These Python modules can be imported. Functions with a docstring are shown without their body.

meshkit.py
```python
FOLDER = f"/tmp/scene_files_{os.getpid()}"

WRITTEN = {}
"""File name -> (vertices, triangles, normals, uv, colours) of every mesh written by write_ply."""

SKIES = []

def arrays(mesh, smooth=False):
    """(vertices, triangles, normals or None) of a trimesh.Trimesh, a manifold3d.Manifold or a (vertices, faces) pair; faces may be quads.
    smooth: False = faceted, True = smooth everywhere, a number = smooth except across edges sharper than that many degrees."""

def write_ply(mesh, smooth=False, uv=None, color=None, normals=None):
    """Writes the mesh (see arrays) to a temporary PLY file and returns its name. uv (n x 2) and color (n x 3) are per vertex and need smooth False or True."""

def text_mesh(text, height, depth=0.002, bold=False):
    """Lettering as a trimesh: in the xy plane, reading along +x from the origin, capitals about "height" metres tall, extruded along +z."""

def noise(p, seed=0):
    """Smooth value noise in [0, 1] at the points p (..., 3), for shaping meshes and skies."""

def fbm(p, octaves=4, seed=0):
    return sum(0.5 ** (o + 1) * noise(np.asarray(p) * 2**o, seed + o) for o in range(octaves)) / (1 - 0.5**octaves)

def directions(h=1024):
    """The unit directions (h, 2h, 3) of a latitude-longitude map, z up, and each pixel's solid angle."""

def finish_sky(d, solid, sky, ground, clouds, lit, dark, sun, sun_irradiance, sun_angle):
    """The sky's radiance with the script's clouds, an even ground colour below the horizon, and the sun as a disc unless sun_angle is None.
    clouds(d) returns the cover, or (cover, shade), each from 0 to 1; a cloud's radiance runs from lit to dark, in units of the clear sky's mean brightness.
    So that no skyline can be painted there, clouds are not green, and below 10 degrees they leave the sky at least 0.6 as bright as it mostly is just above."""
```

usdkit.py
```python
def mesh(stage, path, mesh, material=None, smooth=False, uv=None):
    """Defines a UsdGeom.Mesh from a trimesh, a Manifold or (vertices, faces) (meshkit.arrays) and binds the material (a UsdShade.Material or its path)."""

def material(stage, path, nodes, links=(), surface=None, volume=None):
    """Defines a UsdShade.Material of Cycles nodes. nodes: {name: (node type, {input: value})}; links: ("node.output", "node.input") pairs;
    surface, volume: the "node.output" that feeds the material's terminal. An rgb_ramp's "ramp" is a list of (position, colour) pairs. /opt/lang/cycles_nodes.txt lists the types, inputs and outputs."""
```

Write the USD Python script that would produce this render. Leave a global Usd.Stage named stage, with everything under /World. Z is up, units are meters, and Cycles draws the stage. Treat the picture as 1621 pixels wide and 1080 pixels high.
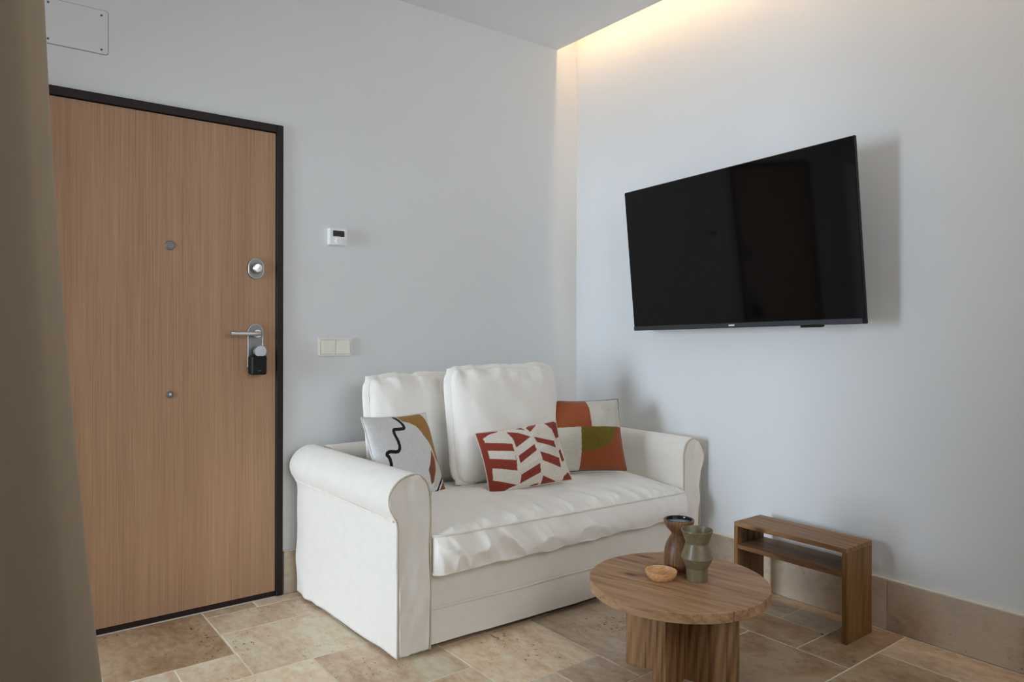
import math, numpy as np, trimesh, usdkit, shapely
from shapely.geometry import Polygon, LineString
from shapely.ops import unary_union
from scipy.spatial import Delaunay
from scipy.spatial.transform import Rotation as Ro
from meshkit import fbm, noise
from pxr import Usd, UsdGeom, UsdLux, Gf, Sdf, UsdShade, Vt

stage = Usd.Stage.CreateInMemory()
UsdGeom.SetStageUpAxis(stage, UsdGeom.Tokens.z)
UsdGeom.SetStageMetersPerUnit(stage, 1.0)
UsdGeom.Xform.Define(stage, '/World')

# ------------------------------------------------------------------ camera, sky, lights, exposure
# The corner of the two walls is the origin; the door wall is y = 0, the television wall is x = 0.
CAM = np.array([-2.9162, -3.1857, 1.1785]); YAW, ROLL, FPX, SHIFT = 0.9191, 0.0019, 1134.69, -14.0
_fw = np.array([math.cos(YAW), math.sin(YAW), 0.0]); _r = np.array([math.sin(YAW), -math.cos(YAW), 0.0]); _u = np.cross(_r, _fw)
_r2 = _r * math.cos(ROLL) + _u * math.sin(ROLL); _u2 = _u * math.cos(ROLL) - _r * math.sin(ROLL)
EXPOSURE = -0.89
cam = UsdGeom.Camera.Define(stage, '/World/camera')
M = np.eye(4); M[0, :3] = _r2; M[1, :3] = _u2; M[2, :3] = -_fw; M[3, :3] = CAM
cam.AddTransformOp().Set(Gf.Matrix4d(*M.ravel().tolist()))
cam.CreateHorizontalApertureAttr(36.0); cam.CreateVerticalApertureAttr(36.0 * 1080 / 1621)
cam.CreateFocalLengthAttr(FPX / 1621 * 36.0)
cam.CreateVerticalApertureOffsetAttr(SHIFT / 1621 * 36.0)
cam.CreateClippingRangeAttr(Gf.Vec2f(0.02, 100)); cam.CreateExposureAttr(EXPOSURE)

dome = UsdLux.DomeLight.Define(stage, '/World/sky')
dome.CreateColorAttr(Gf.Vec3f(0.80, 0.90, 1.0)); dome.CreateIntensityAttr(0.42)

def rect_light(name, loc, direction, w, h, color, intensity):
    L = UsdLux.RectLight.Define(stage, '/World/' + name)
    z = -np.asarray(direction, float) / np.linalg.norm(direction)
    x = np.cross([0, 0, 1.0], z); x /= np.linalg.norm(x); y = np.cross(z, x)
    m = np.eye(4); m[0, :3], m[1, :3], m[2, :3], m[3, :3] = x, y, z, loc
    L.AddTransformOp().Set(Gf.Matrix4d(*m.ravel().tolist()))
    L.CreateWidthAttr(w); L.CreateHeightAttr(h); L.CreateColorAttr(Gf.Vec3f(*color)); L.CreateIntensityAttr(intensity)
# daylight standing outside the tall window opposite the television wall
rect_light('daylight', (-6.40, -0.72, 1.25), (1, 0, 0), 1.25, 1.9, (0.70, 0.845, 1.0), 50.0)
# added fill: assumed, unseen doors behind the camera that brighten the sofa front
rect_light('terrace_light', (-1.5, -4.15, 2.15), (0, 1, 0), 2.2, 1.2, (0.90, 0.95, 1.0), 7.4)
LED_STRENGTH = 94.0

# ------------------------------------------------------------------ helpers
USED = {}
def numbered(parent, name):
    n = USED.get((parent, name), 0); USED[(parent, name)] = n + 1
    return name if n == 0 else f'{name}_{n:03d}'
class Thing:
    def __init__(s, path, base): s.path, s.base = path, np.asarray(base, float)
def tag(prim, label=None, cat=None, group=None, kind=None):
    for k, v in (('label', label), ('category', cat), ('group', group), ('kind', kind)):
        if v: prim.SetCustomDataByKey(k, v)
def thing(name, label=None, cat=None, base=(0, 0, 0), group=None, kind=None):
    path = '/World/' + numbered('/World', name)
    x = UsdGeom.Xform.Define(stage, path); x.AddTranslateOp().Set(Gf.Vec3d(*map(float, base)))
    tag(x.GetPrim(), label, cat, group, kind)
    return Thing(path, base)
def VF(mesh):
    if hasattr(mesh, 'vertices'): return np.asarray(mesh.vertices, float), np.asarray(mesh.faces, int)
    v, f = np.asarray(mesh[0], float), np.asarray(mesh[1], int)
    if f.shape[1] == 4: f = np.vstack([f[:, [0, 1, 2]], f[:, [0, 2, 3]]])
    return v, f
def part(name, mesh, mat, parent, smooth=35, label=None, tint=None, kind=None):
    """One mesh (given in world coordinates) below a thing or a part of it."""
    v, f = VF(mesh); v = v - parent.base
    path = parent.path + '/' + numbered(parent.path, name)
    m = usdkit.mesh(stage, path, trimesh.Trimesh(v, f, process=False), mat, smooth=smooth)
    if tint is not None:
        UsdGeom.PrimvarsAPI(m).CreatePrimvar('tint', Sdf.ValueTypeNames.Color3fArray, 'vertex').Set(Vt.Vec3fArray.FromNumpy(np.asarray(tint, np.float32)))
    tag(m.GetPrim(), label, kind=kind)
    return Thing(path, parent.base)
def cat(*ms):
    vs, fs, n = [], [], 0
    for m in ms:
        v, f = VF(m); vs.append(v); fs.append(f + n); n += len(v)
    return np.vstack(vs), np.vstack(fs)
def move(m, R=None, t=(0, 0, 0)):
    v, f = VF(m)
    return (v if R is None else v @ np.asarray(R).T) + np.asarray(t), f
def box(x0, x1, y0, y1, z0, z1, c=0.0):
    """A box with chamfered edges."""
    lo, hi = np.array([x0, y0, z0], float), np.array([x1, y1, z1], float)
    if c <= 0:
        b = trimesh.creation.box(bounds=[lo, hi]); return b.vertices.copy(), b.faces.copy()
    pts = []
    for sx in (0, 1):
        for sy in (0, 1):
            for sz in (0, 1):
                p = np.array([hi[0] if sx else lo[0], hi[1] if sy else lo[1], hi[2] if sz else lo[2]])
                d = np.array([-1 if sx else 1, -1 if sy else 1, -1 if sz else 1]) * c
                for k in range(3):
                    q = p + d; q[k] = p[k]; pts.append(q)
    h = trimesh.convex.convex_hull(np.array(pts)); return h.vertices.copy(), h.faces.copy()
def tube(path, r, n=10, closed=False, caps=True):
    P = np.asarray(path, float); k = len(P)
    T = (np.roll(P, -1, 0) - np.roll(P, 1, 0)) if closed else np.gradient(P, axis=0)
    T /= np.maximum(np.linalg.norm(T, axis=1, keepdims=True), 1e-12)
    up = np.array([0, 0, 1.0]) if abs(T[0, 2]) < .9 else np.array([1.0, 0, 0])
    N = np.cross(T[0], up); N /= np.linalg.norm(N); Ns = []
    for t in T:
        N = N - t * (N @ t); N /= np.linalg.norm(N); Ns.append(N)
    Ns = np.array(Ns); B = np.cross(T, Ns); a = np.arange(n) / n * 2 * np.pi
    rr = np.broadcast_to(np.asarray(r, float), (k,))
    v = (P[:, None] + rr[:, None, None] * (np.cos(a)[None, :, None] * Ns[:, None] + np.sin(a)[None, :, None] * B[:, None])).reshape(-1, 3)
    f = []
    for i in range(k if closed else k - 1):
        j = (i + 1) % k
        for q in range(n):
            w = (q + 1) % n; f += [[i * n + q, i * n + w, j * n + w], [i * n + q, j * n + w, j * n + q]]
    if caps and not closed:
        v = np.vstack([v, P[0], P[-1]])
        for q in range(n):
            w = (q + 1) % n; f += [[len(v) - 2, w, q], [len(v) - 1, (k - 1) * n + q, (k - 1) * n + w]]
    m = trimesh.Trimesh(v, f, process=False)
    if not closed or True: m.fix_normals() if len(f) < 4000 else None
    return m.vertices, m.faces
def lathe(profile, c=(0, 0, 0), n=64):
    """Turn an (r, z) profile, from the axis at the bottom, round to the axis at the end."""
    P = np.asarray(profile, float); k = len(P); a = np.arange(n) / n * 2 * np.pi
    v = np.stack([P[:, None, 0] * np.cos(a), P[:, None, 0] * np.sin(a), np.broadcast_to(P[:, None, 1], (k, n))], -1).reshape(-1, 3) + np.asarray(c)
    f = []
    for i in range(k - 1):
        for q in range(n):
            w = (q + 1) % n; f += [[i * n + q, i * n + w, (i + 1) * n + w], [i * n + q, (i + 1) * n + w, (i + 1) * n + q]]
    return v, np.array(f)
def smoothpath(pts, n=60):
    """Catmull-Rom through the points."""
    P = np.asarray(pts, float); Q = np.vstack([2 * P[0] - P[1], P, 2 * P[-1] - P[-2]]); out = []
    per = max(2, n // (len(P) - 1))
    for i in range(1, len(Q) - 2):
        t = np.linspace(0, 1, per, endpoint=False)[:, None]; a, b, c, d = Q[i - 1], Q[i], Q[i + 1], Q[i + 2]
        out.append(.5 * ((2 * b) + (-a + c) * t + (2 * a - 5 * b + 4 * c - d) * t ** 2 + (-a + 3 * b - 3 * c + d) * t ** 3))
    return np.vstack(out + [P[-1:]])
def resample(P, n, closed=False):
    P = np.asarray(P, float)
    if closed: P = np.vstack([P, P[:1]])
    s = np.r_[0, np.cumsum(np.linalg.norm(np.diff(P, axis=0), axis=1))]
    t = np.linspace(0, s[-1], n, endpoint=not closed)
    return np.stack([np.interp(t, s, P[:, k]) for k in range(P.shape[1])], -1)
def grid_faces(nu, nv, off=0):
    i, j = np.meshgrid(np.arange(nu - 1), np.arange(nv - 1), indexing='ij'); a = (i * nv + j).ravel() + off
    return np.vstack([np.stack([a, a + nv, a + nv + 1], 1), np.stack([a, a + nv + 1, a + 1], 1)])
def oriented(v, f, outward=None):
    m = trimesh.Trimesh(v, f, process=False)
    if m.volume < 0: f = f[:, ::-1]
    return v, f
def vnormals(v, f):
    n = np.zeros_like(v); fn = np.cross(v[f[:, 1]] - v[f[:, 0]], v[f[:, 2]] - v[f[:, 0]])
    for k in range(3): np.add.at(n, f[:, k], fn)
    return n / np.maximum(np.linalg.norm(n, axis=1, keepdims=True), 1e-12)
def extrude(poly, h):
    m = trimesh.creation.extrude_polygon(poly, h, engine='earcut'); return m.vertices.copy(), m.faces.copy()

# ------------------------------------------------------------------ materials
def lin(r, g, b):
    c = np.array([r, g, b]) / 255.0
    return tuple(np.where(c <= .04045, c / 12.92, ((c + .055) / 1.055) ** 2.4).tolist())
LOOKS = '/World/Looks/'
UsdGeom.Scope.Define(stage, '/World/Looks')
def plain(name, color, rough=.5, metallic=0., **kw):
    return usdkit.material(stage, LOOKS + name, {'p': ('principled_bsdf', dict(base_color=color, roughness=rough, metallic=metallic, **kw))}, surface='p.BSDF')
def paint(name, color, rough=.75, bump=.06, scale=180):
    return usdkit.material(stage, LOOKS + name, {
        'g': ('geometry', {}), 'n': ('noise_texture', dict(scale=scale, detail=3.0)), 'l': ('noise_texture', dict(scale=1.6, detail=3.0)),
        'r': ('rgb_ramp', dict(ramp=[(.3, tuple(.975 * np.array(color))), (.7, color)])),
        'b': ('bump', dict(strength=bump, distance=.002)), 'p': ('principled_bsdf', dict(roughness=rough, specular_ior_level=.25))},
        [('g.position', 'n.vector'), ('g.position', 'l.vector'), ('l.fac', 'r.fac'), ('r.color', 'p.base_color'), ('n.fac', 'b.height'), ('b.normal', 'p.normal')], 'p.BSDF')
def fabric(name, color, color2=None, rough=.9, weave=900., strength=.25, sheen=.15, attribute=False, slub=0.):
    color2 = color2 or tuple(.93 * np.array(color))
    nodes = {'t': ('texture_coordinate', {}), 'n': ('noise_texture', dict(scale=weave, detail=2.0)), 'm': ('noise_texture', dict(scale=22., detail=4.0)),
             'r': ('rgb_ramp', dict(ramp=[(.32, color2), (.62, color)])), 'b': ('bump', dict(strength=strength, distance=.0012)),
             'b2': ('bump', dict(strength=.05, distance=.003)),
             'p': ('principled_bsdf', dict(roughness=rough, sheen_weight=sheen, sheen_roughness=.5, specular_ior_level=.2, diffuse_roughness=.3))}
    links = [('t.object', 'n.vector'), ('t.object', 'm.vector'), ('n.fac', 'b.height'), ('m.fac', 'b2.height'), ('b2.normal', 'b.normal'), ('b.normal', 'p.normal')]
    if attribute:
        nodes['a'] = ('attribute', dict(attribute='tint'))
        nodes['r'] = ('rgb_ramp', dict(ramp=[(.30, (.84, .84, .84)), (.66, (1.0, 1.0, 1.0))]))
        nodes['x'] = ('mix_color', dict(blend_type='multiply', fac=1.0))
        links += [('n.fac', 'r.fac'), ('a.color', 'x.a'), ('r.color', 'x.b'), ('x.result', 'p.base_color')]
    else:
        links += [('m.fac', 'r.fac'), ('r.color', 'p.base_color')]
    return usdkit.material(stage, LOOKS + name, nodes, links, 'p.BSDF')
def wood(name, stops, rotation=(0, 0, 0), grain=5.5, along=1.0, fibre=130., rough=.5, ring=18., dist=6., knots=True, bump=.12, calm=.90):
    """Boards whose grain runs along local x once turned by rotation; each piece gets its own stretch of wood."""
    nodes = {'t': ('texture_coordinate', {}), 'o': ('object_info', {}), 'k': ('math', dict(math_type='multiply', value2=13.7)),
             'cx': ('combine_xyz', {}), 'add': ('vector_math', dict(math_type='add')),
             'rot': ('mapping', dict(mapping_type='point', rotation=rotation)),
             's': ('mapping', dict(mapping_type='point', scale=(along, grain, grain))),
             'w': ('wave_texture', dict(wave_type='bands', bands_direction='diagonal', profile='sine', scale=ring * .16, distortion=dist, detail=2.5, detail_scale=.22, detail_roughness=.5)),
             's2': ('mapping', dict(mapping_type='point', scale=(3.0, fibre, fibre))), 'f': ('noise_texture', dict(scale=1.0, detail=4.0, roughness=.65)),
             's3': ('mapping', dict(mapping_type='point', scale=(1.3, 17., 17.))), 'big': ('noise_texture', dict(scale=1.0, detail=4.0, roughness=.6)),
             'm1': ('mix_float', dict(fac=calm)), 'm2': ('mix_float', dict(fac=.48)),
             'r': ('rgb_ramp', dict(ramp=stops)), 'b': ('bump', dict(strength=bump, distance=.002)),
             'p': ('principled_bsdf', dict(roughness=rough, specular_ior_level=.35))}
    links = [('o.random', 'k.value1'), ('k.value', 'cx.x'), ('k.value', 'cx.y'), ('k.value', 'cx.z'), ('t.object', 'rot.vector'), ('rot.vector', 'add.vector1'), ('cx.vector', 'add.vector2'),
             ('add.vector', 's.vector'), ('s.vector', 'w.vector'), ('add.vector', 's2.vector'), ('s2.vector', 'f.vector'), ('add.vector', 's3.vector'), ('s3.vector', 'big.vector'),
             ('w.fac', 'm1.a'), ('f.fac', 'm1.b'), ('m1.result', 'm2.a'), ('big.fac', 'm2.b'), ('m2.result', 'r.fac'), ('f.fac', 'b.height'), ('b.normal', 'p.normal')]
    if knots:
        nodes['s4'] = ('mapping', dict(mapping_type='point', scale=(3.6, 9.5, 9.5)))
        nodes['v'] = ('voronoi_texture', dict(feature='f1', scale=1.0))
        nodes['vr'] = ('rgb_ramp', dict(ramp=[(0., (.16, .10, .07)), (.06, (.30, .22, .16)), (.13, (.75, .68, .62)), (.24, (1, 1, 1))]))
        nodes['x'] = ('mix_color', dict(blend_type='multiply', fac=1.0))
        links += [('add.vector', 's4.vector'), ('s4.vector', 'v.vector'), ('v.distance', 'vr.fac'), ('r.color', 'x.a'), ('vr.color', 'x.b'), ('x.result', 'p.base_color')]
    else:
        links += [('r.color', 'p.base_color')]
    return usdkit.material(stage, LOOKS + name, nodes, links, 'p.BSDF')
def travertine(name, tones, gain=(1, 1, 1), stretch=(1, 1, 1), rough=.45, pits=.22):
    tones = [(p, tuple(np.minimum(np.array(c) * gain, .86))) for p, c in tones]
    nodes = {'g': ('geometry', {}), 'o': ('object_info', {}), 'k': ('math', dict(math_type='multiply', value2=37.3)), 'cx': ('combine_xyz', {}), 'add': ('vector_math', dict(math_type='add')),
             's': ('mapping', dict(mapping_type='point', scale=stretch)),
             'n1': ('noise_texture', dict(scale=3.2, detail=6.0, roughness=.62, distortion=1.1)), 'n2': ('noise_texture', dict(scale=34., detail=5.0, roughness=.7)),
             'mm': ('mix_float', dict(fac=.40)), 'r': ('rgb_ramp', dict(ramp=tones)),
             'vr0': ('map_range', dict(from_min=0., from_max=1., to_min=.84, to_max=1.06)), 'hv': ('hsv', dict(hue=.5, saturation=1.0, fac=1.0)),
             'n3': ('noise_texture', dict(scale=70., detail=3.0, roughness=.6)), 'n4': ('noise_texture', dict(scale=5., detail=2.0)),
             'pm': ('math', dict(math_type='multiply_add', value2=.55, value3=0.0)), 'pr': ('rgb_ramp', dict(ramp=[(.0, (.33, .27, .22)), (.335, (.38, .32, .26)), (.385, (1, 1, 1)), (1., (1, 1, 1))])),
             'pa': ('math', dict(math_type='add')), 'x': ('mix_color', dict(blend_type='multiply', fac=1.0)),
             'b': ('bump', dict(strength=.18, distance=.003)), 'p': ('principled_bsdf', dict(roughness=rough, specular_ior_level=.4))}
    links = [('o.random', 'k.value1'), ('k.value', 'cx.x'), ('k.value', 'cx.y'), ('g.position', 's.vector'), ('s.vector', 'add.vector1'), ('cx.vector', 'add.vector2'),
             ('add.vector', 'n1.vector'), ('add.vector', 'n2.vector'), ('n1.fac', 'mm.a'), ('n2.fac', 'mm.b'), ('mm.result', 'r.fac'), ('o.random', 'vr0.value'), ('vr0.result', 'hv.value'), ('r.color', 'hv.color'),
             ('add.vector', 'n3.vector'), ('add.vector', 'n4.vector'), ('n4.fac', 'pm.value1'), ('n3.fac', 'pa.value1'), ('pm.value', 'pa.value2'), ('pa.value', 'sub.value1'), ('sub.value', 'pr.fac'),
             ('hv.color', 'x.a'), ('pr.color', 'x.b'), ('x.result', 'p.base_color'), ('n2.fac', 'b.height'), ('b.normal', 'p.normal')]
    nodes['sub'] = ('math', dict(math_type='subtract', value2=pits))
    return usdkit.material(stage, LOOKS + name, nodes, links, 'p.BSDF')

WALL = paint('wall_paint', (.80, .80, .79)); CEIL = paint('ceiling_paint', (.87, .865, .855))
STONE = [(.30, lin(150, 118, 90)), (.40, lin(184, 156, 126)), (.50, lin(208, 184, 156)), (.60, lin(224, 207, 183)), (.72, lin(204, 178, 148)), (.85, lin(214, 199, 178))]
TILE = travertine('travertine_tile', STONE, stretch=(1.0, .55, 1.0)); TILE_LIGHT = travertine('travertine_tile_pale', STONE, (1.27, 1.25, 1.22), (1.0, .55, 1.0)); TILE_DARK = travertine('travertine_tile_brown', STONE, (.80, .72, .63), (1.0, .55, 1.0))
SKIRT = travertine('travertine_skirting', [(.28, lin(138, 114, 94)), (.42, lin(176, 156, 136)), (.52, lin(196, 176, 152)), (.62, lin(184, 168, 150)), (.78, lin(200, 182, 158))], (1.18, 1.17, 1.16), pits=.15, stretch=(1, .7, .9))
GROUT = paint('grout', lin(234, 224, 206), rough=.9, bump=.0, scale=400)
CURTAIN = fabric('curtain_cloth', lin(148, 130, 108), lin(146, 128, 106), weave=700., strength=.2)
SOFA = fabric('white_cotton', lin(241, 234, 224), lin(238, 231, 220), weave=1100., strength=.18)
WELT_SHADE = fabric('arm_welt_shaded', lin(200, 184, 160), weave=1500., strength=.1)  # darker than the other piping: its colour carries the shadow line beside it
PIPING = fabric('cotton_piping', lin(244, 236, 222), weave=1500., strength=.1)
CUSHION = fabric('white_cushion_cotton', lin(250, 245, 237), lin(248, 242, 233), weave=1100., strength=.15)
KILIM = fabric('woven_pattern', (1, 1, 1), weave=190., strength=.9, attribute=True, sheen=.25)
OAK = usdkit.material(stage, LOOKS + 'oak_laminate', {
    't': ('texture_coordinate', {}), 's1': ('mapping', dict(scale=(210., 210., 2.2))), 'f': ('noise_texture', dict(scale=1.0, detail=5.0, roughness=.7, distortion=.25)),
    's2': ('mapping', dict(scale=(9., 9., .35))), 'g': ('noise_texture', dict(scale=1.0, detail=3.0, distortion=.8)),
    'm': ('mix_float', dict(fac=.30)), 'r': ('rgb_ramp', dict(ramp=[(.28, lin(140, 104, 76)), (.45, lin(168, 130, 99)), (.55, lin(178, 140, 108)), (.74, lin(191, 154, 122))])),
    'b': ('bump', dict(strength=.08, distance=.001)), 'p': ('principled_bsdf', dict(roughness=.55, specular_ior_level=.3))},
    [('t.object', 's1.vector'), ('s1.vector', 'f.vector'), ('t.object', 's2.vector'), ('s2.vector', 'g.vector'), ('f.fac', 'm.a'), ('g.fac', 'm.b'), ('m.result', 'r.fac'), ('r.color', 'p.base_color'), ('f.fac', 'b.height'), ('b.normal', 'p.normal')], 'p.BSDF')
DARKWOOD = [(.32, lin(98, 68, 44)), (.43, lin(152, 114, 82)), (.54, lin(180, 140, 104)), (.70, lin(198, 160, 122))]
TABLE_ANG = math.atan2(-.96, .28)
TABLETOP = wood('pine_tabletop', DARKWOOD, rotation=(0, 0, -TABLE_ANG))
LEGWOOD = wood('pine_leg', [(.32, lin(70, 44, 24)), (.42, lin(112, 78, 46)), (.53, lin(146, 106, 68)), (.68, lin(166, 126, 84))], rotation=(0, math.pi / 2, 0), calm=.80)
BENCHWOOD = wood('pine_bench', [(.32, lin(78, 50, 27)), (.42, lin(122, 86, 52)), (.53, lin(150, 110, 70)), (.68, lin(166, 126, 84))], rotation=(0, 0, math.pi / 2))
BENCHLEG = wood('pine_bench_side', [(.32, lin(70, 44, 20)), (.42, lin(108, 75, 38)), (.53, lin(134, 96, 52)), (.68, lin(148, 110, 64))], rotation=(0, math.pi / 2, 0))
BOWLWOOD = wood('olive_wood', [(.28, lin(176, 120, 76)), (.45, lin(214, 160, 110)), (.6, lin(234, 190, 140)), (.8, lin(222, 168, 116))], grain=14., fibre=240., rough=.35, knots=False)
HOLDERWOOD = wood('mango_wood', [(.26, lin(66, 42, 26)), (.42, lin(108, 74, 48)), (.54, lin(136, 98, 66)), (.72, lin(160, 122, 86))], rotation=(0, math.pi / 2, 0), grain=14., fibre=220., rough=.4, knots=False)
OLIVE = usdkit.material(stage, LOOKS + 'olive_glaze', {'t': ('texture_coordinate', {}), 'n': ('noise_texture', dict(scale=60., detail=5.0)), 'r': ('rgb_ramp', dict(ramp=[(.3, lin(112, 98, 72)), (.7, lin(130, 115, 88))])),
    'b': ('bump', dict(strength=.1, distance=.001)), 'p': ('principled_bsdf', dict(roughness=.32, specular_ior_level=.5))}, [('t.object', 'n.vector'), ('n.fac', 'r.fac'), ('r.color', 'p.base_color'), ('n.fac', 'b.height'), ('b.normal', 'p.normal')], 'p.BSDF')
STEEL = plain('brushed_steel', (.55, .54, .52), .34, 1.0); PLATE = plain('satin_steel', (.24, .235, .225), .5, 1.0); CHROME = plain('chrome', (.50, .50, .50), .26, 1.0)
BLACK = plain('black_plastic', (.008, .0075, .0075), .5, specular_ior_level=.2); FRAMEBLACK = paint('dark_door_frame', lin(38, 28, 24), rough=.5, bump=.05)
SCREEN = plain('screen_glass', (.0035, .003, .003), .06, specular_ior_level=.24); BEZEL = plain('bezel', lin(42, 44, 47), .38); LOGO = plain('badge_silver', (.75, .75, .75), .35)
WHITEPL = plain('white_plastic', (.90, .90, .89), .4); IVORY = plain('ivory_plastic', lin(246, 242, 230), .35)
DISPLAY = plain('display', lin(52, 54, 50), .15); GREYM = plain('grey_metal', (.17, .17, .165), .5, .8)
DISH = plain('black_dish', (.012, .011, .013), .18); ALU = plain('aluminium', (.7, .7, .7), .4, 1.0)
LED = usdkit.material(stage, LOOKS + 'led_diffuser', {'e': ('emission', dict(color=(1.0, .66, .36), strength=LED_STRENGTH))}, surface='e.emission')
GLASS = usdkit.material(stage, LOOKS + 'window_glass', {'f': ('fresnel', dict(IOR=1.45)), 't': ('transparent_bsdf', {}), 'g': ('glossy_bsdf', dict(roughness=0.0, color=(1, 1, 1))), 'm': ('mix_closure', {})},
    [('f.fac', 'm.fac'), ('t.BSDF', 'm.closure1'), ('g.BSDF', 'm.closure2')], 'm.closure')

# ------------------------------------------------------------------ the room
RX, RY, HC = -6.0, -3.85, 2.834
AX, AY = -2.79, 1.6                                    # beyond the door the room widens
def struct(name, mesh=None, mat=None, smooth=False):
    t = thing(name, kind='structure')
    if mesh is not None: part('panel' if name != 'floor' else 'grout_bed', mesh, mat, t, smooth)
    return t
WT = .30
DOOR_X0, DOOR_X1, DOOR_H = -2.71, -1.784, 2.10          # outer edges of the dark frame
wl = struct('wall_left', cat(box(AX, DOOR_X0, 0, .2, -.05, 3.1), box(DOOR_X1, .2, 0, .2, -.05, 3.1), box(DOOR_X0, DOOR_X1, 0, .2, DOOR_H, 3.1), box(DOOR_X0, DOOR_X1, .1, .2, -.05, DOOR_H)), WALL)
struct('wall_alcove_side', cat(box(AX, AX + .2, .2, AY + .2, -.05, 3.1), box(AX - .2, AX, 0, AY + .2, -.05, 3.1)), WALL)
struct('wall_alcove_back', box(RX - WT, AX - .2, AY, AY + .2, -.05, 3.1), WALL)
wr = struct('wall_right', box(0, .2, RY - .2, 0, -.05, 3.1), WALL)
# unseen partition added to shade the walls, its opening facing the tall window
struct('wall_partition', cat(box(-3.30, -3.10, RY, -1.98, -.05, 3.1), box(-3.30, -3.10, -.13, 0, -.05, 3.1), box(-3.30, -3.10, -1.98, -.13, 2.03, 3.1), box(-3.10, AX - .2, -.13, 0, -.05, 3.1)), WALL)
TX0, TX1, TZ1 = -2.62, -.38, 2.78
wb = struct('wall_back', cat(box(RX - WT, TX0, RY - .2, RY, -.05, 3.1), box(TX1, .2, RY - .2, RY, -.05, 3.1), box(TX0, TX1, RY - .2, RY, TZ1, 3.1), box(TX0, TX1, RY - .2, RY, -.05, 0)), WALL)
WY0, WY1, WZ1 = -1.40, -.02, 2.72
ww = struct('wall_window', cat(box(RX - WT, RX, RY, WY0, -.05, 3.1), box(RX - WT, RX, WY1, AY, -.05, 3.1), box(RX - WT, RX, WY0, WY1, WZ1, 3.1), box(RX - WT, RX, WY0, WY1, -.05, .0)), WALL)
ce = struct('ceiling', cat(box(RX, -.157, RY, 0, HC, HC + .03), box(RX, AX, 0, AY, HC, HC + .03), box(RX, 0, RY, 0, 3.02, 3.1)), CEIL)
# concealed light along the television wall
tr = thing('trim_1', kind='structure')
part('light_channel', box(-.162, -.140, RY + .05, -.004, 3.005, 3.02), ALU, tr, False)
part('light_strip', box(-.158, -.144, RY + .06, -.01, 2.999, 3.006), LED, tr, False, label='warm glowing light strip hidden above the ceiling edge')
# tall window opposite the television
wn = thing('window_1', kind='structure')
fr = .06
part('window_frame', cat(box(RX - .26, RX - .18, WY0, WY0 + fr, 0, WZ1, .004), box(RX - .26, RX - .18, WY1 - fr, WY1, 0, WZ1, .004), box(RX - .26, RX - .18, WY0 + fr, WY1 - fr, WZ1 - fr, WZ1, .004), box(RX - .26, RX - .18, WY0 + fr, WY1 - fr, 0, fr, .004)), WHITEPL, wn)
part('pane', box(RX - .225, RX - .219, WY0 + fr, WY1 - fr, fr, WZ1 - fr), GLASS, wn, False)

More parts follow.
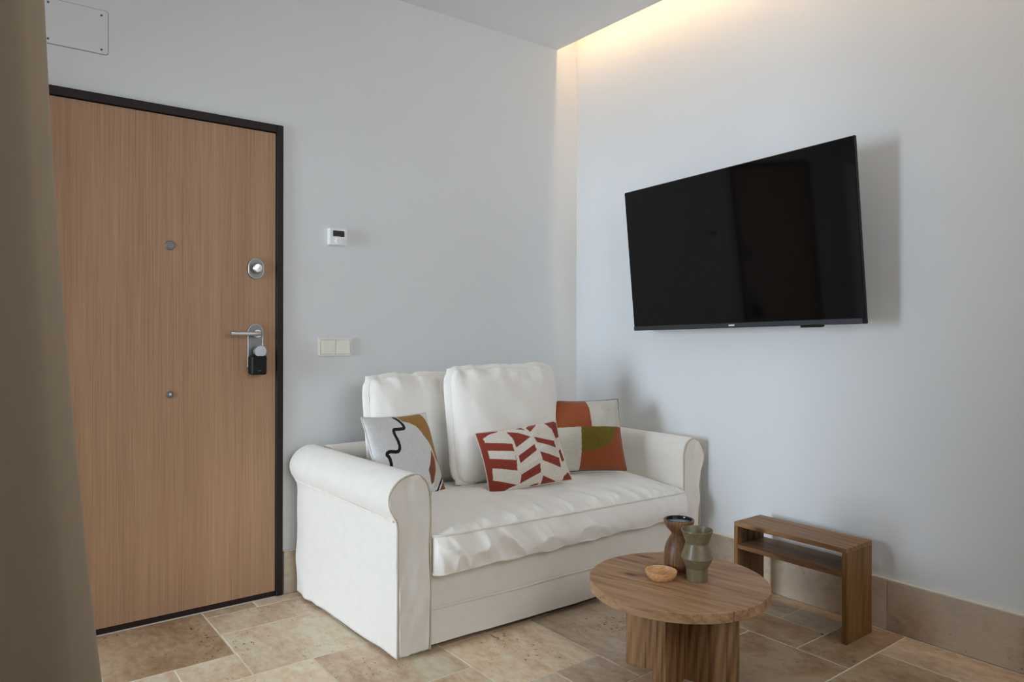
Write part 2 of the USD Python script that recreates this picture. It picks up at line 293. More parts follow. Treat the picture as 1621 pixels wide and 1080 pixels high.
w2 = thing('window_2', kind='structure')  # added glazed doors, never in view, that go with the fill light
part('door_frame', cat(box(TX0, TX0 + fr, RY - .16, RY - .09, 0, TZ1, .004), box(TX1 - fr, TX1, RY - .16, RY - .09, 0, TZ1, .004), box((TX0 + TX1) / 2 - .05, (TX0 + TX1) / 2 + .05, RY - .16, RY - .09, 0, TZ1 - fr, .004), box(TX0 + fr, TX1 - fr, RY - .16, RY - .09, TZ1 - fr, TZ1, .004)), WHITEPL, w2)
for xa, xb in ((TX0 + fr, (TX0 + TX1) / 2 - .05), ((TX0 + TX1) / 2 + .05, TX1 - fr)):
    part('pane', box(xa, xb, RY - .128, RY - .122, .0, TZ1 - fr), GLASS, w2, False)

# ------------------------------------------------------------------ floor of travertine tiles on a 21 x 20 cm module
fl = thing('floor', kind='structure')
part('grout_bed', cat(box(RX - WT, .2, RY - .2, .1, -.06, -.0012), box(RX - WT, AX + .1, .1, AY + .1, -.06, -.0012)), GROUT, fl, False)
GX = lambda k: -.012 if k <= -1 else max(-.238 - .21 * k, RX)
GY = lambda j: -.002 if j <= -1 else max(-.087 - .202 * j, RY)
NK, NJ = 29, 23                                          # columns -1..NK-1, rows -1..NJ-1
own = {}
tiles = []
def lay(k0, k1, j0, j1):
    for k in range(k0, k1):
        for j in range(j0, j1):
            assert (k, j) not in own, (k, j)
            own[(k, j)] = 1
    tiles.append((k0, k1, j0, j1))
for t in [(9, 11, -1, 2), (9, 10, 2, 3), (10, 12, 2, 4), (11, 13, 0, 2), (8, 9, -1, 0), (7, 8, -1, 0), (7, 9, 0, 1), (7, 9, 1, 3), (5, 7, 0, 2), (5, 7, 2, 3), (8, 10, 3, 5), (6, 8, 3, 5), (4, 6, 4, 6), (6, 8, 5, 6),
          (6, 7, 6, 8), (5, 6, 6, 8), (4, 5, 6, 7), (2, 4, 4, 7), (1, 2, 5, 7), (0, 1, 6, 8), (-1, 0, 5, 7), (-1, 0, 7, 8), (-1, 1, 8, 9), (1, 3, 7, 9), (-1, 0, 9, 12), (0, 2, 9, 11), (2, 4, 9, 10), (3, 5, 7, 9), (2, 3, 10, 12)]:
    lay(*t)
PALE = {(7, 9, 1, 3), (9, 10, 2, 3), (8, 10, 3, 5), (6, 8, 3, 5), (10, 12, 2, 4), (6, 8, 5, 6), (4, 6, 4, 6)}; BROWN = {(9, 11, -1, 2), (1, 2, 5, 7), (1, 3, 7, 9), (0, 2, 9, 11), (-1, 1, 8, 9), (0, 1, 6, 8), (11, 13, 0, 2)}
rng = np.random.default_rng(5)
for j in range(-1, NJ - 1):
    for k in range(-1, NK - 1):
        if (k, j) in own: continue
        sizes = [(2, 3), (2, 2), (2, 2), (1, 2), (2, 1), (1, 1)]
        rng.shuffle(sizes)
        for a, b in list(map(tuple, sizes)) + [(1, 1)]:
            if k + a <= NK - 1 and j + b <= NJ - 1 and all((k + q, j + w) not in own for q in range(a) for w in range(b)):
                lay(k, k + a, j, j + b); break
g = .0026
for k0, k1, j0, j1 in tiles:
    x1, x0, y1, y0 = GX(k0) if k0 > -1 else -.0155, GX(k1), GY(j0) if j0 > -1 else -.0135, GY(j1)
    if x1 - x0 < .03 or y1 - y0 < .03: continue
    q = rng.uniform(-.0006, .0006, 4)
    part('tile', box(x0 + g + q[0], x1 - g + q[1], y0 + g + q[2], y1 - g + q[3], -.012, rng.uniform(-.0005, .0003), .0012), TILE_LIGHT if (k0, k1, j0, j1) in PALE else TILE_DARK if (k0, k1, j0, j1) in BROWN else TILE, fl, False)

# ------------------------------------------------------------------ stone skirting with a pale sealing line on top
br_ = thing('baseboard_right', kind='structure')
ys = [-.0125, -.59, -1.20, -1.83, -2.44, -3.05, -3.66, RY]
for a, b in zip(ys[:-1], ys[1:]):
    part('skirting_stone', box(-.012, 0, b + .001, a - .001, 0.001, .197, .0012), SKIRT, br_, False)
part('sealing_line', box(-.0115, 0, RY, -.0125, .1970, .2055, .002), GROUT, br_, False)
bl_ = thing('baseboard_left', kind='structure')
xs = [DOOR_X1 + .004, -1.43, -.82, -.21, 0]
for a, b in zip(xs[:-1], xs[1:]):
    part('skirting_stone', box(a + .001, b - .001, -.012, 0, .001, .190, .0012), SKIRT, bl_, False)
part('skirting_stone', box(AX, DOOR_X0 - .006, -.012, 0, .001, .190, .0012), SKIRT, bl_, False)
# tiles of the alcove, out of sight behind the curtain
for i in range(8):
    for j in range(4):
        part('tile', box(RX + .002 + .40 * i, RX + .398 + .40 * i, .003 + .40 * j, .399 + .40 * j, -.012, 0, .0012), TILE, fl, False)
part('sealing_line', box(DOOR_X1 + .004, 0, -.010, 0, .1902, .193, .001), GROUT, bl_, False)

# ------------------------------------------------------------------ entrance door
dr = thing('door_1', base=(-2.25, 0, 0), kind='structure')
FW = .030
part('frame', cat(box(DOOR_X1 - FW, DOOR_X1, -.014, .1, 0, DOOR_H, .002), box(DOOR_X0, DOOR_X0 + FW, -.014, .1, 0, DOOR_H, .002), box(DOOR_X0 + FW, DOOR_X1 - FW, -.014, .1, DOOR_H - .034, DOOR_H, .002)), FRAMEBLACK, dr, 20, label='narrow dark brown metal frame')
part('sill', box(DOOR_X0 + FW, DOOR_X1 - FW, -.004, .1, 0, .020, .002), FRAMEBLACK, dr, False, label='dark strip under the leaf')
LX0, LX1 = DOOR_X0 + FW + .002, DOOR_X1 - FW - .0015
part('leaf', box(LX0, LX1, -.004, .046, .022, DOOR_H - .037, .0012), OAK, dr, False, label='light oak laminate leaf with vertical grain')
FY = -.004                                               # front face of the leaf
def on_door(prof, x, z, n=48): return move(lathe(prof, n=n), [[1, 0, 0], [0, 0, -1], [0, 1, 0]], (x, FY, z))
def slab(poly, y0, depth, bev=.0015):
    """A plate standing off the door: outline in (x, z), rounded towards the room."""
    m = cat(extrude(poly, depth - bev), move(extrude(poly.buffer(-bev), bev), None, (0, 0, depth - bev)))
    return move(m, [[1, 0, 0], [0, 0, -1], [0, 1, 0]], (0, y0, 0))
hx = -1.9055
plate = LineString([(hx, 1.213 - .033), (hx, .995 + .033)]).buffer(.033, quad_segs=16)
hp = part('handle_plate', slab(plate, FY, .008), PLATE, dr, 25, label='rounded brushed steel handle plate')
lev = smoothpath([(hx + .008, FY - .006, 1.170), (hx + .008, FY - .035, 1.170), (hx + .003, FY - .050, 1.170), (hx - .012, FY - .054, 1.1705), (hx - .06, FY - .054, 1.171), (hx - .118, FY - .053, 1.172)], 60)
rim3 = lambda pg, d: np.column_stack([np.array(pg.exterior.coords)[:-1, 0], np.full(len(pg.exterior.coords) - 1, FY - d), np.array(pg.exterior.coords)[:-1, 1]])
part('plate_rim', tube(resample(rim3(plate.buffer(-.002), .0068), 120, True), .0022, 8, closed=True), STEEL, hp, 60, label='bright polished rim')
part('lever', tube(lev, .0095, 16), STEEL, hp, 50)
part('rosette', on_door([(0, 0), (.019, 0), (.019, .010), (.017, .012), (0, .012)], hx + .008, 1.170), STEEL, hp, 40)
lk = part('smart_lock', box(hx - .033, hx + .033, FY - .060, FY - .006, .992, 1.075, .006), BLACK, dr, 20, label='black box of an electronic lock')
part('thumb_turn', move(on_door([(0, 0), (.014, 0), (.014, .030), (.027, .032), (.027, .046), (.024, .048), (0, .048)], hx + .006, 1.093), None, (0, -.008, 0)), CHROME, lk, 30, label='round silver turning knob')
part('lock_button', box(hx - .008, hx + .008, FY - .0612, FY - .0598, 1.0085, 1.011, .0004), GREYM, lk, False)
oval = LineString([(-1.9045, 1.4545 - .011), (-1.9045, 1.4545 + .011)]).buffer(.0345, quad_segs=16)
ro = part('deadbolt_plate', slab(oval, FY, .010, .003), PLATE, dr, 25, label='oval steel lock plate')
part('plate_rim', tube(resample(rim3(oval.buffer(-.003), .0085), 100, True), .0024, 8, closed=True), STEEL, ro, 60, label='bright polished rim')
part('deadbolt_ring', on_door([(.022, .008), (.026, .012), (.026, .016), (.022, .018)], -1.9045, 1.4555), CHROME, ro, 30)
part('deadbolt_knob', on_door([(0, 0), (.015, 0), (.015, .022), (.021, .026), (.021, .036), (.017, .040), (0, .041)], -1.9045, 1.4555), CHROME, ro, 30)
pe = part('peephole', on_door([(0, 0), (.0185, 0), (.0185, .003), (.016, .005), (.012, .0052), (.011, .004), (0, .004)], -2.250, 1.531), GREYM, dr, 30, label='grey metal viewer disc')
sc = part('lower_bolt', on_door([(0, 0), (.0145, 0), (.0145, .003), (.0125, .0045), (.009, .0045), (.0085, .002), (0, .002)], -2.249, .920), GREYM, dr, 30, label='small round steel bolt cover')
part('bolt_core', on_door([(0, .001), (.006, .001), (.006, .0042), (0, .0046)], -2.249, .920), CHROME, sc, 30)

# ------------------------------------------------------------------ things on the door wall
def onwall(poly, depth, bev=.002, y0=0.0): return slab(poly, y0, depth, bev)
rbox = lambda x0, x1, z0, z1, r: shapely.box(x0 + r, z0 + r, x1 - r, z1 - r).buffer(r, quad_segs=8)
ap = thing('access_panel', 'flat white square access panel screwed to the wall above the door', 'panel', (-2.58, 0, 2.26))
part('cover', onwall(rbox(-2.690, -2.4745, 2.2575, 2.426, .010), .0035, .0008), WALL, ap, 20)
part('gap', onwall(rbox(-2.692, -2.4725, 2.2555, 2.428, .011).difference(rbox(-2.690, -2.4745, 2.2575, 2.426, .010)), .0008, .0003), plain('seam_shade_grey', lin(120, 116, 108), .8), ap, False, label='thin grey ring coloured as the shadow round the cover')  # grey ring painted where only shade surrounds the cover
for x, z in ((-2.672, 2.409), (-2.672, 2.273), (-2.497, 2.406), (-2.497, 2.273)):
    part('screw', on_door([(0, 0), (.0042, 0), (.0042, .0012), (.003, .002), (0, .0012)], x, z, 16), GREYM, ap, 30, label='small dark screw head')
th = thing('thermostat', 'small square white thermostat with dark display on the wall right of the door', 'thermostat', (-1.525, 0, 1.583))
part('body', onwall(rbox(-1.571, -1.484, 1.5845, 1.6635, .004), .026, .003), WHITEPL, th, 25)
part('display', onwall(rbox(-1.555, -1.4985, 1.6245, 1.6515, .0015), .0012, .0004, y0=-.0256), DISPLAY, th, 25, label='dark grey display')
part('dial', move(on_door([(0, 0), (.0165, 0), (.0165, .007), (.0145, .009), (0, .009)], -1.527, 1.6035), None, (0, -.0215, 0)), WHITEPL, th, 30, label='round white dial')
sw = thing('light_switch', 'wide ivory double rocker light switch on the wall between door and sofa', 'light switch', (-1.535, 0, 1.066))
part('frame', cat(onwall(rbox(-1.616, -1.4545, 1.0655, 1.149, .004).difference(rbox(-1.608, -1.4625, 1.0735, 1.141, .002)), .011, .002), onwall(rbox(-1.609, -1.4615, 1.0725, 1.142, .002), .006, .001)), IVORY, sw, 25)
for x0, x1, s in ((-1.607, -1.5358, 1), (-1.5345, -1.4635, -1)):
    m = onwall(rbox(x0, x1, 1.0745, 1.140, .0015), .008, .0015, y0=-.005)
    v, f = m; v[:, 1] -= s * (v[:, 2] - 1.107) * .055
    part('rocker', (v, f), IVORY, sw, 25)

# ------------------------------------------------------------------ the sofa
SF = np.array([[-1.697, -.913], [-.058, -.955]]); SB = np.array([[-1.729, -.030], [-.050, -.070]])
SW, SD = 1.635, .883
def warp(v):
    """Sofa coordinates (x across, y from the front edge back, z) to the room: the loose cover is not quite square."""
    s, t = v[:, 0] / SW, v[:, 1] / SD
    p = (1 - t)[:, None] * ((1 - s)[:, None] * SF[0] + s[:, None] * SF[1]) + t[:, None] * ((1 - s)[:, None] * SB[0] + s[:, None] * SB[1])
    return np.column_stack([p, v[:, 2]])
so = thing('sofa', 'white slipcovered two seat sofa with rolled arms standing in the corner', 'sofa', (-.88, -.48, 0))
def loft(profile, y0, y1, bevel=.010, ny=40, nb=4, sp=.016, nprof=150):
    """A soft prism: (u, z) profile carried from y0 back to y1, rounded at the front edge and closed by a finely meshed face."""
    poly = Polygon(profile); rings, yy = [], []
    base = resample(np.array(poly.exterior.coords)[:-1], nprof, True)
    area2 = np.sum(base[:, 0] * np.roll(base[:, 1], -1) - np.roll(base[:, 0], -1) * base[:, 1])
    if area2 < 0: base = base[::-1]
    tn = np.roll(base, -1, 0) - np.roll(base, 1, 0); tn /= np.linalg.norm(tn, axis=1, keepdims=True); nrm = np.stack([tn[:, 1], -tn[:, 0]], -1)
    for i in range(nb):
        a = i / nb * math.pi / 2; rings.append(base - nrm * bevel * (1 - math.sin(a))); yy.append(y0 + bevel * (1 - math.cos(a)))
    for y in np.linspace(y0 + bevel, y1, ny): rings.append(base); yy.append(y)
    v = np.vstack([np.column_stack([r[:, 0], np.full(nprof, y), r[:, 1]]) for r, y in zip(rings, yy)])
    f = []
    for i in range(len(rings) - 1):
        a = i * nprof + np.arange(nprof); b = i * nprof + (np.arange(nprof) + 1) % nprof
        f += [np.stack([a, b, b + nprof], 1), np.stack([a, b + nprof, a + nprof], 1)]
    def cap(ring, first, y, flip):
        pg = Polygon(ring).buffer(0); x0, z0, x1, z1 = pg.bounds
        gx, gz = np.meshgrid(np.arange(x0, x1, sp), np.arange(z0, z1, sp)); P = np.column_stack([gx.ravel(), gz.ravel()])
        P = P[shapely.contains_xy(pg.buffer(-sp * .5), P[:, 0], P[:, 1])]
        Q = np.vstack([ring, P]); T = Delaunay(Q).simplices; c = Q[T].mean(1); T = T[shapely.contains_xy(pg, c[:, 0], c[:, 1])]
        ar = np.cross(Q[T[:, 1]] - Q[T[:, 0]], Q[T[:, 2]] - Q[T[:, 0]]); T[ar < 0] = T[ar < 0][:, ::-1]
        if flip: T = T[:, ::-1]
        off = np.concatenate([first + np.arange(nprof), len(v) + len(extra) + np.arange(len(P))])
        return np.column_stack([P[:, 0], np.full(len(P), y), P[:, 1]]), off[T]
    extra = np.zeros((0, 3)); p1, f1 = cap(rings[0], 0, y0, False); extra = p1
    p2, f2 = cap(rings[-1], (len(rings) - 1) * nprof, y1, True)
    v2 = np.vstack([v, p1, p2]); ff = np.vstack(f + [f1, f2])
    v2, ff = oriented(v2, ff)
    return v2, ff, base, nrm
def soften(v, f, amp, scale, seed=0):
    """Small, wide dents as in cloth."""
    n = vnormals(v, f); d = fbm(v * np.asarray(scale), 3, seed) - .5
    return v + n * (d * amp)[:, None]
ARM = smoothpath([(.000, .012), (.000, .25), (.000, .56), (.004, .600), (.022, .640), (.050, .662), (.078, .668), (.112, .661), (.145, .641), (.168, .610), (.174, .580), (.168, .548), (.154, .522), (.1425, .500), (.139, .470)], 150)
ARM = np.vstack([ARM, [(.139, .25), (.1405, .012)]])
def arm(outer, scale, seed, y0):
    """outer = sofa x of the outside face, scale = which way and how wide."""
    prof = ARM.copy(); prof[:, 0] = outer - scale * (.139 - prof[:, 0])
    if scale < 0: prof = prof[::-1]
    v, f, base, nrm = loft(prof, y0, SD - .01)
    flare = np.clip((.5 - v[:, 2]) / .5, 0, 1)
    v = v.copy()
    v = soften(v, f, .009, (5, 3, 2), seed)
    # slack cloth on the outer side, pulled towards the bottom back corner
    sidew = np.clip(1 - np.abs(v[:, 0] - outer) / .03, 0, 1) * np.clip((.48 - v[:, 2]) / .1, 0, 1)
    q = v[:, 1] * .8 - v[:, 2] * .55
    v[:, 0] -= (1 if scale < 0 else -1) * sidew * (.012 * (fbm(np.stack([q * 4, v[:, 2] * 2, q * 0], -1), 2, seed + 5) - .5) + .016 * np.exp(-((q - .60) / .035) ** 2) * np.clip((.30 - v[:, 2]) / .3, 0, 1) + .010 * np.exp(-((q - .52) / .03) ** 2) * np.clip((.22 - v[:, 2]) / .22, 0, 1))
    # loose cloth: diagonal folds on the front face of the cover
    fr_ = np.clip(1 - (v[:, 1] - y0) / .02, 0, 1); v[:, 1] -= fr_ * (.011 * (noise(np.column_stack([v[:, 0] * 26 + v[:, 2] * 7, v[:, 2] * 5, v[:, 1] * 0]), seed + 3) - .5) + .007 * (noise(np.column_stack([v[:, 0] * 55 - v[:, 2] * 18, v[:, 2] * 9, v[:, 1] * 0]), seed + 4) - .5) + .004)
    hem = np.clip((.06 - v[:, 2]) / .06, 0, 1); v[:, 2] += hem * .008 * (noise(np.column_stack([v[:, 0] * 9, v[:, 1] * 9, v[:, 2] * 0]), seed + 7) - .3)
    a = part('arm', (warp(v), f), SOFA, so, 60)
    # piping round the front face, and the seam below the roll on the outside
    loop = base - nrm * .004
    i0 = np.argmin(loop[:, 0] * 0 + loop[:, 1] + (np.abs(loop[:, 0] - outer) * .01))
    loop = np.roll(loop, -i0, 0)
    keep = loop[loop[:, 1] > .0125] if True else loop
    pp = np.column_stack([loop[:, 0], np.full(len(loop), y0 - .0035), loop[:, 1]])
    # open at the hem
    lowest = np.where(loop[:, 1] < .02)[0]; gaps = np.diff(np.r_[lowest, lowest[0] + len(loop)]); cut = np.argmax(gaps)
    start = lowest[cut]; pp = np.roll(pp, -start, 0)[: gaps[cut] + 1]
    pv, pf = tube(pp, .0036, 8); part('piping', (warp(np.asarray(pv)), pf), WELT_SHADE, a, 60)
    sy = np.linspace(y0 + .004, SD - .02, 40); sgn = 1 if scale > 0 else -1
    seam = np.column_stack([np.full(40, outer + sgn * .0095 * abs(scale)), sy, np.full(40, .504 + .010 * np.linspace(0, 1, 40))])
    pv, pf = tube(seam, .0040, 8); part('piping', (warp(np.asarray(pv)), pf), PIPING, a, 60)
    return a
arm(0.0, -1.0, 11, 0.0)
arm(SW, .88, 31, 0.0)
IN0, IN1 = .139, SW - .139 * .88                         # between the arms
# low back behind the loose cushions
prof = smoothpath([(SD - .15, .02), (SD - .15, .56), (SD - .148, .61), (SD - .135, .645), (SD - .11, .664), (SD - .07, .666), (SD - .03, .655), (SD - .012, .62), (SD - .01, .5), (SD - .01, .02)], 90)
v, f, _, _ = loft(prof, IN0 - .03, IN1 + .03, bevel=.004, ny=50)
v = np.column_stack([v[:, 1], v[:, 0], v[:, 2]]); v = soften(v, f[:, ::-1], .012, (4, 6, 6), 5)
part('backrest', (warp(v), f[:, ::-1]), SOFA, so, 60)
# front panel with its seam and hanging skirt
nu, nv = 150, 44
U, Z = np.meshgrid(np.linspace(IN0 - .012, IN1 + .012, nu), np.linspace(.027, .345, nv), indexing='ij')
skirt = np.clip((.147 - Z) / .13, 0, 1)
Y = .028 - .022 * skirt ** .8 + .016 * skirt * (fbm(np.stack([U * 4 - Z * 3, Z * 3, U * 0], -1), 3, 8) - .5) + .006 * (fbm(np.stack([U * 7, Z * 9, U * 0], -1), 3, 9) - .5) * (1 - .4 * skirt)
Zh = Z + np.clip((.05 - Z) / .05, 0, 1) * .006 * (noise(np.stack([U * 3, U * 0, U * 0], -1), 3) - .5)
front = np.stack([U, Y, Zh], -1).reshape(-1, 3); back = front.copy(); back[:, 1] += .05
ff = grid_faces(nu, nv); N0 = nu * nv
edge = np.r_[np.arange(nu) * nv, (nu - 1) * nv + np.arange(1, nv), np.arange(nu - 2, -1, -1) * nv + nv - 1, np.arange(nv - 2, 0, -1)]
e2 = np.roll(edge, -1); rim = np.vstack([np.stack([edge, e2, e2 + N0], 1), np.stack([edge, e2 + N0, edge + N0], 1)])
v, f = oriented(np.vstack([front, back]), np.vstack([ff, ff[:, ::-1] + N0, rim[:, ::-1]]))
fp = part('front_panel', (warp(v), f), SOFA, so, 60)
uu = np.linspace(IN0 - .004, IN1 + .004, 80); zz = .149 + .002 * np.sin(uu * 9)
yv = .0225 + .006 * (fbm(np.stack([uu * 7, zz * 9, uu * 0], -1), 3, 9) - .5)
pv, pf = tube(np.column_stack([uu, yv - .001, zz]), .0036, 8); part('piping', (warp(np.asarray(pv)), pf), PIPING, fp, 60)
part('seat_base', (lambda m: (warp(m[0]), m[1]))(box(IN0 - .01, IN1 + .01, .06, SD - .19, .10, .298, .01)), SOFA, so, 30)

# loose seat cushion
def softbox(nx, ny, nz):
    """Surface of the cube [-1, 1]^3 as one welded grid."""
    m = [];
    for ax, (a, b, na, nb_) in {0: (1, 2, ny, nz), 1: (0, 2, nx, nz), 2: (0, 1, nx, ny)}.items():
        for s in (-1, 1):
            A, B = np.meshgrid(np.linspace(-1, 1, na), np.linspace(-1, 1, nb_), indexing='ij')
            v = np.zeros((na * nb_, 3)); v[:, ax] = s; v[:, a] = A.ravel(); v[:, b] = B.ravel(); m.append((v, grid_faces(na, nb_)))
    v, f = cat(*m); key = np.round(v * 1e5).astype(int); _, idx, inv = np.unique(key, axis=0, return_index=True, return_inverse=True)
    v = v[idx]; f = inv.ravel()[f]
    c = v[f].mean(1); n = np.cross(v[f[:, 1]] - v[f[:, 0]], v[f[:, 2]] - v[f[:, 0]]); fl_ = (n * c).sum(1) < 0; f[fl_] = f[fl_][:, ::-1]
    return v, f
def edge_loop(P, zsign, n=60):
    """Indices of the edge where the top (or bottom) face meets the sides, in order."""
    sel = np.where((np.abs(P[:, 2] - zsign) < 1e-6) & (np.maximum(np.abs(P[:, 0]), np.abs(P[:, 1])) > 1 - 1e-6))[0]
    return sel[np.argsort(np.arctan2(P[sel, 1], P[sel, 0]))]
sc_ = thing('seat_cushion', 'long white loose seat cushion with creased front lying on the sofa base', 'cushion', (-.86, -.62, .30))
P, F = softbox(210, 80, 26)
a, b, c = P.T
SX0, SX1, SY0, SY1 = IN0 + .006, IN1 - .004, -.028, .690
x = SX0 + (a + 1) / 2 * (SX1 - SX0); y = SY0 + (b + 1) / 2 * (SY1 - SY0)
frontness = np.clip((-b - .2) / .8, 0, 1)
front_top = .430 - .012 * (a + 1) / 2; front_bot = .297 - .008 * (a + 1) / 2
top_edge = np.where(True, front_top + (1 - frontness ** 1.2) * .022, 0); bot = front_bot * frontness + .300 * (1 - frontness)
z = bot + (c + 1) / 2 * (top_edge - bot)
crown = (np.maximum(1 - np.abs(a) ** 5, 0) ** .6) * (np.maximum(1 - np.abs(b) ** 3.4, 0) ** .58) * (1 - .45 * np.clip(b, 0, 1))
z = z + (c > .999) * crown * (.049 - .004 * a)
side = (1 - c ** 2)
y = y - np.where(b < -.999, side * .020, 0)
V = np.column_stack([x, y, z])
# plan corners pulled round, gathered creases below and above the front piping, hanging lower edge
cr = np.clip((np.abs(a) - .93) / .07, 0, 1) ** 2 * np.clip((-b - .8) / .2, 0, 1); V[:, 1] += cr * .018
isfront = b < -.999
def ridge(t):                                            # pinched folds: rounded backs, narrow valleys
    return 1 - np.abs(2 * t - 1) ** .8
zf = (c + 1) / 2
slant = x + (zf - .5) * .10 + .03 * noise(np.stack([x * 6, zf * 2, x * 0], -1), 20)
f1 = ridge(noise(np.stack([slant * 9, zf * .9, x * 0], -1), 21)); f2 = ridge(noise(np.stack([slant * 21, zf * 1.3, x * 0], -1), 22)); f3 = noise(np.stack([slant * 46, zf * 1.5, x * 0], -1), 28)
left = .35 + .65 * np.clip((.35 - a) / .9, 0, 1)
V[:, 1] -= isfront * ((side ** .6) * (.036 * (f1 - .6) + .018 * (f2 - .5)) + np.clip(side, 0, .5) * .008 * (f3 - .5)) * left
low = np.clip(-c, 0, 1) * np.clip((-b - .7) / .3, 0, 1)
V[:, 2] += low * (.030 * (fbm(np.stack([x * 6, x * 0, x * 0], -1), 3, 23) - .45) - .010 * np.exp(-((a + .82) / .2) ** 2))
topf = (c > .999); db = b + 1
near = np.exp(-(db / .22) ** 2); nearer = np.exp(-(db / .10) ** 2)
g1 = ridge(noise(np.stack([(x + y * .25) * 13, db * 1.3, x * 0], -1), 24)) - .5; g2 = ridge(noise(np.stack([(x + y * .1) * 34, db * 2.4, x * 0], -1), 27)) - .5
V[:, 2] += topf * np.minimum(1, db / .035) * (near * .026 * g1 + nearer * .015 * g2)
wide = fbm(np.stack([x * 5 + y * 3, y * 6 - x * 2, x * 0], -1), 3, 25) - .5
V[:, 2] += topf * crown * .022 * wide
mid = fbm(np.stack([x * 11 + y * 5, y * 5, x * 0], -1), 2, 26) - .5
V[:, 2] += topf * crown * .010 * mid
cb = part('cover', (warp(V), F), CUSHION, sc_, 50)
lp = edge_loop(P, 1.0); pv, pf = tube(V[lp] + [0, -.0012, .001], .0042, 8, closed=True); part('piping', (warp(np.asarray(pv)), pf), PIPING, cb, 60)
lp = edge_loop(P, -1.0); pv, pf = tube(V[lp] + [0, 0, .004], .0034, 8, closed=True); part('piping', (warp(np.asarray(pv)), pf), PIPING, cb, 60)

# big back cushions: boxy, soft, with corded edges
def back_cushion(label, centre, w, h, t, lean, yaw, seed, slump):
    th_ = thing('back_cushion', label, 'cushion', (centre[0], centre[1], centre[2] - h / 2), 'white back cushions')
    P, F = softbox(90, 90, 16); a, c_, b = P.T            # a across, c_ up, b = depth (front -1)
    k = .010; rc = 1 - .085 * np.maximum(np.abs(a * c_), 0) ** 7
    X = a * w / 2 * (1 - k * (1 - c_ ** 2) * np.abs(a)) * rc; Zc = c_ * h / 2 * (1 - k * (1 - a ** 2) * np.abs(c_)) * rc
    crown = (np.maximum(1 - np.abs(a) ** 3.2, 0) ** .48) * (np.maximum(1 - np.abs(c_) ** 3.2, 0) ** .48)
    edge_t = t * .26
    Y = b * edge_t / 2 * rc + np.sign(b) * (np.abs(b) > .999) * crown * t * .39
    sd = (1 - b ** 2); bulge = .020 * sd
    X = X + np.where(np.abs(a) > .999, np.sign(a) * bulge, 0); Zc = Zc + np.where(np.abs(c_) > .999, np.sign(c_) * bulge, 0)
    top_w = fbm(np.stack([a * 5, a * 0 + seed, b * 0], -1), 3, seed) - .5
    Zc = Zc + np.clip(c_, 0, 1) ** 3 * (.018 * top_w + .008 * (a ** 4) - .004)
    pk = (fbm(np.stack([X * 15 + Zc * 6, Zc * 10 - X * 5, b * 0], -1), 2, seed + 1) - .5); edge = np.clip(1.15 - 1.25 * crown, 0, 1)
    soft = fbm(np.stack([X * 4 + Zc * 5, Zc * 4 - X * 2, b * 0], -1), 2, seed + 2) - .5
    Y = Y + (np.abs(b) > .999) * np.sign(b) * (pk * .046 * edge * np.minimum(1, crown * 5) + .026 * soft * crown)
    V = np.column_stack([X, Y, Zc])
    big = Ro.from_euler('zx', [yaw, lean]).as_matrix()
    # local: x across, y back, z up ; lean tips the top backwards
    R = Ro.from_euler('z', yaw).as_matrix() @ Ro.from_euler('x', -lean).as_matrix()
    W_ = V @ R.T + centre
    body = part('cover', (W_, F), CUSHION, th_, 55)
    Q = np.column_stack([a, c_, b])
    for s in (-1.0, 1.0):
        sel = np.where((np.abs(b - s) < 1e-6) & (np.maximum(np.abs(a), np.abs(c_)) > 1 - 1e-6))[0]; sel = sel[np.argsort(np.arctan2(c_[sel], a[sel]))]
        part('piping', tube(W_[sel], .0018, 8, closed=True), PIPING, body, 60)
    return th_
back_cushion('white back cushion at the left end of the sofa, half behind the other one', (-1.185, -.246, .724), .60, .50, .155, math.radians(9), math.radians(2), 51, .0)
back_cushion('white back cushion in front, standing upright in the middle of the sofa', (-.868, -.452, .750), .610, .525, .18, math.radians(9), math.radians(-2), 61, .0)

